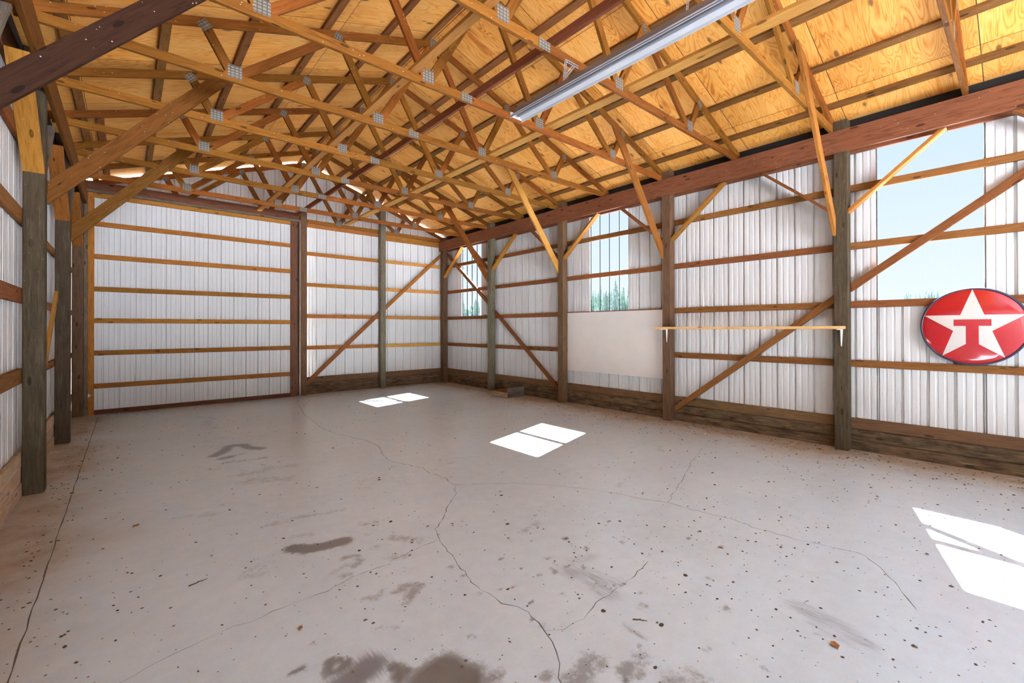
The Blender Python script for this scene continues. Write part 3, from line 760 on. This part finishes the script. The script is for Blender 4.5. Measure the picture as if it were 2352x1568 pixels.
# round sign: domed disc, red with a white star and a red T
RS = .418
def dome(r): return .050 * (1 - (r / RS) ** 2) + .012 * min(1, max(0, (RS - r) / .03))
sg = empty('round_sign', (7.012, .385, 1.572)); tag(sg, 'round red sign with white star and red letter T', 'sign')
sg.rotation_euler = (0, math.radians(.8), 0)
def sign_mesh(polys, lift, sub=10):
    """polys: triangles in the sign plane (a to the viewer's right, b up)"""
    bm = bmesh.new()
    for A, B, Cc in polys:
        A, B, Cc = Vector(A), Vector(B), Vector(Cc); g = {}
        for i in range(sub + 1):
            for j in range(sub + 1 - i):
                p = A + (B - A) * (i / sub) + (Cc - A) * (j / sub)
                g[i, j] = bm.verts.new((-dome(p.length) - lift, -p.x, p.y))
        for i in range(sub):
            for j in range(sub - i):
                bm.faces.new((g[i, j], g[i + 1, j], g[i, j + 1]))
                if j < sub - i - 1: bm.faces.new((g[i + 1, j], g[i + 1, j + 1], g[i, j + 1]))
    bmesh.ops.remove_doubles(bm, verts=bm.verts[:], dist=.0004)
    bmesh.ops.recalc_face_normals(bm, faces=bm.faces[:])
    for f in bm.faces:
        f.smooth = True
        if f.normal.x > 0: f.normal_flip()
    return bm_mesh(bm)
disc = []
for i in range(48):
    a0, a1 = 2 * math.pi * i / 48, 2 * math.pi * (i + 1) / 48
    disc.append(((0, 0), (RS * math.cos(a0), RS * math.sin(a0)), (RS * math.cos(a1), RS * math.sin(a1))))
face = link('face', sign_mesh(disc, 0., 12), M['red'], sg)
RT, RI = .408, .408 * .382
tip = lambda i: (RT * math.sin(2 * math.pi * i / 5), RT * math.cos(2 * math.pi * i / 5))
inn = lambda i: (RI * math.sin(2 * math.pi * (i + .5) / 5), RI * math.cos(2 * math.pi * (i + .5) / 5))
star = []
for i in range(5):
    star += [((0, 0), tip(i), inn(i)), ((0, 0), inn(i), tip((i + 1) % 5))]
st = link('star', sign_mesh(star, .0015, 12), M['white'], sg); st['label'] = 'white five-pointed star'
q = lambda x0, x1, y0, y1: [((x0, y0), (x1, y0), (x1, y1)), ((x0, y0), (x1, y1), (x0, y1))]
tl = q(-.143, .143, .006, .078) + q(-.049, .049, -.215, .006)
link('letter', sign_mesh(tl, .003, 8), M['red'], sg)
bm = bmesh.new()
ring = [(RS + .007, .026), (RS + .008, -.004), (RS + .001, -.012), (RS - .012, -.012), (RS - .010, -.004)]
prev = None; first = None
for i in range(72):
    a = 2 * math.pi * i / 72
    cur = [bm.verts.new((dx_, -r_ * math.cos(a), r_ * math.sin(a))) for r_, dx_ in ring]
    if prev:
        for j in range(4): bm.faces.new((prev[j], cur[j], cur[j + 1], prev[j + 1]))
    else: first = cur
    prev = cur
for j in range(4): bm.faces.new((prev[j], first[j], first[j + 1], prev[j + 1]))
for f in bm.faces: f.smooth = True
link('rim', bm_mesh(bm), M['navy'], sg)
bm = bmesh.new(); bmesh.ops.create_circle(bm, cap_ends=True, radius=RS + .007, segments=72, matrix=Matrix.Translation((.024, 0, 0)) @ Matrix.Rotation(math.pi / 2, 4, 'Y'))
link('back_plate', bm_mesh(bm), M['navy'], sg)

# low wooden crate on the floor
cr = empty('floor_crate', (6.66, 7.86, 0)); tag(cr, 'low open wooden crate on the floor by the greenish post', 'crate')
boxobj('front_board', (6.40, 7.60, .012), (6.435, 8.12, .115), M['palekick'], cr)
boxobj('end_board', (6.437, 8.085, .012), (6.88, 8.12, .135), M['lumber'], cr)
boxobj('side_panel', (6.437, 7.625, .005), (6.96, 7.65, .215), M['greybox'], cr)
boxobj('back_board', (6.885, 7.652, .012), (6.915, 8.12, .20), M['greywood'], cr)
boxobj('bottom_board', (6.40, 7.60, .001), (6.90, 8.12, .0115), M['greywood'], cr, bev=.001)

# ------------------------------------------------------------------ hanging strip light
fx = empty('strip_light', (3.085, 2.28, 3.86)); tag(fx, 'long bare fluorescent strip light hung under the trusses', 'light')
FY0, FY1 = 1.06, 3.50
def extrude(name, prof, mat, y0, y1, parent, closed=True):
    bm = bmesh.new()
    a = [bm.verts.new((x, y0, z)) for x, z in prof]; b = [bm.verts.new((x, y1, z)) for x, z in prof]
    n = len(prof)
    for i in range(n if closed else n - 1):
        j = (i + 1) % n; bm.faces.new((a[i], a[j], b[j], b[i]))
    if closed: bm.faces.new(a[::-1]); bm.faces.new(b)
    bmesh.ops.recalc_face_normals(bm, faces=bm.faces[:])
    return link(name, bm_mesh(bm), mat, parent, Matrix.Identity(4))
fc = 3.085
extrude('housing', [(fc - .035, 3.80), (fc + .035, 3.80), (fc + .030, 3.855), (fc - .030, 3.855)], M['slot'], FY0, FY1, fx)
for s_ in (-1, 1):
    extrude('reflector', [(fc + s_ * .030, 3.806), (fc + s_ * .075, 3.768), (fc + s_ * .078, 3.745), (fc + s_ * .0815, 3.745), (fc + s_ * .079, 3.772), (fc + s_ * .032, 3.811)], M['fixture'], FY0, FY1, fx)
extrude('stripe', [(fc - .0830, 3.752), (fc - .0812, 3.752), (fc - .0808, 3.760), (fc - .0826, 3.760)], M['blue'], FY0, FY1, fx)
for y in (FY0, FY1):
    bm = bmesh.new(); add_box(bm, (fc - .076, y - .002, 3.762), (fc + .076, y + .002, 3.812)); link('end_cap', bm_mesh(bm), M['fixture'], fx, Matrix.Identity(4))
bm = bmesh.new()
bmesh.ops.create_cone(bm, segments=14, radius1=.013, radius2=.013, depth=FY1 - FY0 - .06, cap_ends=True, matrix=Matrix.Translation((fc, (FY0 + FY1) / 2, 3.778)) @ Matrix.Rotation(math.pi / 2, 4, 'X'))
link('lamp_tube', bm_mesh(bm), M['tube'], fx, Matrix.Identity(4))
def strap(p0, p1, parent):
    """perforated steel angle strap"""
    mw, L = frame_at(p0, p1, (0, 1, 0)); bm = bmesh.new(); n = max(2, int(L / .022))
    for s in (-1, 1): add_box(bm, (0, s * .012 - .004, -.001), (L, s * .012 + .004, .001))
    for i in range(n + 1):
        x = i * L / n; add_box(bm, (max(0, x - .004), -.009, -.001), (min(L, x + .004), .009, .001))
    return link('hanger_strap', bm_mesh(bm), M['steel'], parent, mw)
hy = T0 - .006
strap((3.135, hy, 4.10), (3.10, hy, 3.856), fx); strap((3.135, hy, 4.092), (3.31, hy, 4.096), fx); strap((3.12, hy, 3.93), (3.25, hy, 4.09), fx)
hy2 = T0 - TS - .006
strap((3.135, hy2, 4.10), (3.10, hy2, 3.856), fx)

# ------------------------------------------------------------------ litter on the floor
def clod(vs, fs, x, y, r, rnd, flat=.45):
    b = len(vs); a0 = rnd.uniform(0, 6.28); ex = rnd.uniform(.6, 1.6)
    for i in range(6):
        a = a0 + i * math.pi / 3; rr = r * rnd.uniform(.7, 1.15)
        vs.append((x + math.cos(a) * rr * ex, y + math.sin(a) * rr, .0005))
    for i in range(3):
        a = a0 + i * 2.1 + .4; rr = r * rnd.uniform(.3, .6)
        vs.append((x + math.cos(a) * rr * ex, y + math.sin(a) * rr, r * flat * rnd.uniform(.7, 1.3)))
    for i in range(6):
        t = b + 6 + (i // 2) % 3; fs.append((b + i, b + (i + 1) % 6, t))
    for i in range(3): fs.append((b + 6 + i, b + (2 * i + 2) % 6, b + 6 + (i + 1) % 3))
    fs.append((b + 6, b + 7, b + 8))
rnd = random.Random(11); vs, fs = [], []
while len(vs) < 9 * 4600:
    x, y = rnd.uniform(-.58, 6.98), rnd.uniform(-.4, 11.0)
    dr, dl, db = 6.95 - x, x + .6, 11 - y
    dens = .10 + .9 * math.exp(-dr / .45) + .75 * math.exp(-dl / .25) + .35 * math.exp(-db / .5) + .22 * math.exp(-((x - 3.2) ** 2 + (y - .8) ** 2) / 2.2)
    if y > 3.5 and dr > 1.2: dens *= .7
    if rnd.random() > dens: continue
    if any(abs(x - 6.97) < .10 and py_ - .03 < y < py_ + .18 for _, py_ in RPOST) or any(abs(x + .67) < .10 and py_ - .03 < y < py_ + .18 for _, py_ in LPOST): continue
    r = rnd.choice((.003, .004, .0045, .0055, .007, .009)) * (1.25 if dr < 1.2 else 1)
    if rnd.random() < .03: r = .014
    clod(vs, fs, x, y, r, rnd)
me = bpy.data.meshes.new('dirt_crumbs'); me.from_pydata(vs, [], fs)
o = link('dirt_crumbs', me, M['dirt']); tag(o, 'dark crumbs of dirt scattered over the concrete floor', 'dirt', kind='stuff')
def leaf(x, y, L, ang, lab):
    bm = bmesh.new(); c = []
    for t, w, z in ((0, .0, .004), (.25, .32, .010), (.55, .38, .006), (.8, .2, .012), (1, 0, .004)):
        c.append([bm.verts.new(((t - .5) * L, s * w * L, z + (abs(s) * .006))) for s in (-1, 0, 1)])
    for a, b in zip(c, c[1:]):
        for j in (0, 1): bm.faces.new((a[j], b[j], b[j + 1], a[j + 1]))
    bmesh.ops.remove_doubles(bm, verts=bm.verts[:], dist=.0002)
    r = bmesh.ops.extrude_face_region(bm, geom=bm.faces[:])
    for v in r['geom']:
        if isinstance(v, bmesh.types.BMVert): v.co.z -= .0012
    o = link('dry_leaf', bm_mesh(bm), M['leaf'], None, Matrix.Translation((x, y, -.0025)) @ Matrix.Rotation(ang, 4, 'Z')); tag(o, lab, 'leaf', 'dry leaves on the floor')
leaf(.053, 4.596, .05, .4, 'orange dry leaf beside the floor joint'); leaf(3.17, 1.418, .035, 2., 'small brown leaf on bare concrete near the long crack')
leaf(.679, 2.466, .03, 1., 'tiny brown leaf near the faint diagonal crack'); leaf(2.62, .62, .05, .8, 'brown curled leaf beside the tyre scrape')
def twig(x, y, L, ang, lab, r=.004):
    bm = bmesh.new(); rr = random.Random(int(x * 100))
    def rod(a, b, ra, rb):
        a, b = Vector(a), Vector(b); d = b - a
        m = Matrix.Translation((a + b) / 2) @ d.to_track_quat('Z', 'Y').to_matrix().to_4x4()
        bmesh.ops.create_cone(bm, segments=7, radius1=ra, radius2=rb, depth=d.length, cap_ends=True, matrix=m)
    pts = [Vector((L * (i / 5 - .5), rr.uniform(-.06, .06) * L, r)) for i in range(6)]
    for i in range(5): rod(pts[i], pts[i + 1], r * (1 - i * .12), r * (.9 - i * .12))
    rod(pts[2], pts[2] + Vector((L * .15, L * .14, r * .3)), r * .6, r * .3); rod(pts[3], pts[3] + Vector((L * .12, -L * .1, .0)), r * .6, r * .3)
    o = link('twig', bm_mesh(bm), M['twig'], None, Matrix.Translation((x, y, 0)) @ Matrix.Rotation(ang, 4, 'Z')); tag(o, lab, 'twig', 'twigs on the floor')
twig(.329, 3.33, .10, .15, 'thin brown twig on the windowless side of the floor'); twig(2.067, 1.352, .075, -1., 'forked twig near two parallel scrape marks')
twig(6.25, 2.35, .09, -.9, 'twig in the dusty patch below the shelf', .003)
bm = bmesh.new(); add_box(bm, (-.02, -.012, .001), (.02, .012, .007))
o = link('paper_scrap', bm_mesh(bm), M['paper'], None, Matrix.Translation((6.426, 3.092, 0)) @ Matrix.Rotation(.6, 4, 'Z')); tag(o, 'tiny white paper scrap on the floor below the shelf', 'paper')

# ------------------------------------------------------------------ outdoors
def plane(name, x0, x1, y0, y1, z, mat, lab, cat):
    me = bpy.data.meshes.new(name); me.from_pydata([(x0, y0, z), (x1, y0, z), (x1, y1, z), (x0, y1, z)], [], [(0, 1, 2, 3)])
    tag(link(name, me, mat), lab, cat, kind='structure')
plane('ground', -160, 160, -160, 160, -.13, M['gravel'], 'gravel ground around the barn', 'ground')
def conifer(h, seed):
    rr = random.Random(seed); bm = bmesh.new()
    bmesh.ops.create_cone(bm, segments=8, radius1=.16, radius2=.05, depth=h * .9, cap_ends=True, matrix=Matrix.Translation((0, 0, h * .45)))
    for f in bm.faces: f.material_index = 1
    nl = 13
    for i in range(nl):
        t = i / (nl - 1); zb = h * (.10 + .80 * t); R = h * .15 * (1 - t) ** .7 + .16; seg = 11
        top = bm.verts.new((rr.uniform(-.05, .05), rr.uniform(-.05, .05), zb + h * .14)); ringv = []
        for j in range(seg * 2):
            a = math.pi * j / seg + i; q_ = R * (rr.uniform(.85, 1.2) if j % 2 == 0 else rr.uniform(.45, .65))
            ringv.append(bm.verts.new((math.cos(a) * q_, math.sin(a) * q_, zb - (.12 * R if j % 2 == 0 else 0) + rr.uniform(-.08, .08))))
        low = bm.verts.new((0, 0, zb + h * .02))
        for j in range(seg * 2):
            bm.faces.new((ringv[j], ringv[(j + 1) % (seg * 2)], top)); bm.faces.new((ringv[(j + 1) % (seg * 2)], ringv[j], low))
    me = bm_mesh(bm, 'conifer_tree'); me.materials.append(M['hazy_needles']); me.materials.append(M['bark']); return me
CM = [conifer(7.5, s) for s in (1, 2, 3)]
rt = random.Random(5)
def tree(x, y, h, grp, lab):
    o = bpy.data.objects.new('conifer_tree', rt.choice(CM)); COL.objects.link(o)
    o.location = (x, y, -.14); s = h / 7.5; o.scale = (s, s, s); o.rotation_euler = (0, 0, rt.uniform(0, 6)); tag(o, lab, 'tree', grp)
for i in range(6):
    tree(45 + (i % 2) * 1.5, 27.5 + i * 2.6, 7.5 + rt.uniform(-.7, .7) - (.6 if i == 3 else 0), 'conifers beyond the middle window', 'tall conifer in the tree line seen through the middle window panel')
for i in range(5):
    tree(36 - i * .5, 43.5 + i * 2.2, 5.7 + rt.uniform(-.3, .3), 'conifers beyond the corner window', 'conifer in the tree line seen through the corner window panel')
for i in range(2):
    tree(71, 7.2 + i * 2.2, 5.95 - .3 * i, 'conifers beyond the sign window', 'distant conifer seen just above the round sign')
def thicket(name, x0, y0, x1, y1, h, n, seed, lab):
    rr = random.Random(seed); vs, fs = [], []
    for i in range(n):
        t = rr.random(); x = x0 + (x1 - x0) * t + rr.uniform(0, 5); y = y0 + (y1 - y0) * t + rr.uniform(-1, 1)
        hh = h * rr.uniform(.72, 1.03); R = rr.uniform(.5, .95); b = len(vs); seg = 8; lev = 7
        for l in range(lev):
            z = hh * (.04 + .9 * l / lev); rad = R * (1 - (l / lev) ** 1.6)
            for j in range(seg):
                a = 2 * math.pi * (j + .5 * (l % 2)) / seg; q_ = rad * rr.uniform(.6, 1.25)
                vs.append((x + math.cos(a) * q_, y + math.sin(a) * q_, z + rr.uniform(-.2, .2)))
        vs.append((x, y, hh))
        for l in range(lev - 1):
            for j in range(seg):
                p, q_ = b + l * seg + j, b + l * seg + (j + 1) % seg
                fs.append((p, q_, q_ + seg, p + seg))
        for j in range(seg): fs.append((b + (lev - 1) * seg + j, b + (lev - 1) * seg + (j + 1) % seg, b + lev * seg))
    me = bpy.data.meshes.new(name); me.from_pydata([(a, b_, c_ - .13) for a, b_, c_ in vs], [], fs)
    tag(link(name, me, M['hazy_needles']), lab, 'forest', kind='stuff')
thicket('forest', 49, 22, 49, 46, 7.6, 130, 4, 'dense haze-paled green forest behind the conifers, middle window')
thicket('forest', 34, 56, 42, 42, 5.6, 110, 6, 'dense haze-paled green forest behind the conifers, corner window')
thicket('forest', 76, 6.0, 76, 10.2, 6.5, 70, 8, 'distant wooded rise just above the round sign')

# ------------------------------------------------------------------ sky, sun, camera
W = bpy.data.worlds.new('sky'); S.world = W; W.use_nodes = True
nt = W.node_tree; nt.nodes.clear()
wo = nt.nodes.new('ShaderNodeOutputWorld'); bg = nt.nodes.new('ShaderNodeBackground')
tc = nt.nodes.new('ShaderNodeTexCoord'); sp = nt.nodes.new('ShaderNodeSeparateXYZ')
nt.links.new(tc.outputs['Generated'], sp.inputs[0])
c = ramp(nt, sp.outputs[2], [(0., (.71, .77, .83)), (.12, (.63, .725, .84)), (.30, (.53, .665, .86)), (1., (.34, .52, .90))])
nt.links.new(c, bg.inputs[0]); bg.inputs[1].default_value = 1.0
nt.links.new(bg.outputs[0], wo.inputs[0])
sun = bpy.data.lights.new('sun', 'SUN'); sun.energy = 100; sun.angle = math.radians(.55); sun.color = (.94, .92, .97)
so = bpy.data.objects.new('sun', sun); COL.objects.link(so); so.location = (20, 10, 20)
so.rotation_euler = Vector((-1.0, -.295, -1.0)).to_track_quat('-Z', 'Y').to_euler()

f, py, yaw, pit, roll, H = 1021.08, 750.14, .71276, .0042, -.0014, 1.5564
Fw = Vector((math.sin(yaw) * math.cos(pit), math.cos(yaw) * math.cos(pit), math.sin(pit)))
R = Vector((math.cos(yaw), -math.sin(yaw), 0)); U = R.cross(Fw)
R, U = R * math.cos(roll) + U * math.sin(roll), -R * math.sin(roll) + U * math.cos(roll)
cam = bpy.data.cameras.new('camera'); co = bpy.data.objects.new('camera', cam); COL.objects.link(co)
mw = Matrix((R, U, -Fw)).transposed().to_4x4(); mw.translation = (0, 0, H); co.matrix_world = mw
cam.sensor_fit = 'HORIZONTAL'; cam.sensor_width = 36; cam.lens = f / 2352 * 36; cam.shift_y = -(784 - py) / 2352
cam.clip_start = .05; cam.clip_end = 500
S.camera = co
S.view_settings.view_transform = 'Standard'; S.view_settings.look = 'None'
S.view_settings.gamma = 1; S.view_settings.use_curve_mapping = False
S.view_settings.exposure = 2.70
S.cycles.use_denoising = True
try: S.cycles.denoiser = 'OPENIMAGEDENOISE'
except Exception: pass
S.cycles.max_bounces = 12; S.cycles.diffuse_bounces = 7; S.cycles.transparent_max_bounces = 16
S.cycles.sample_clamp_indirect = 12.
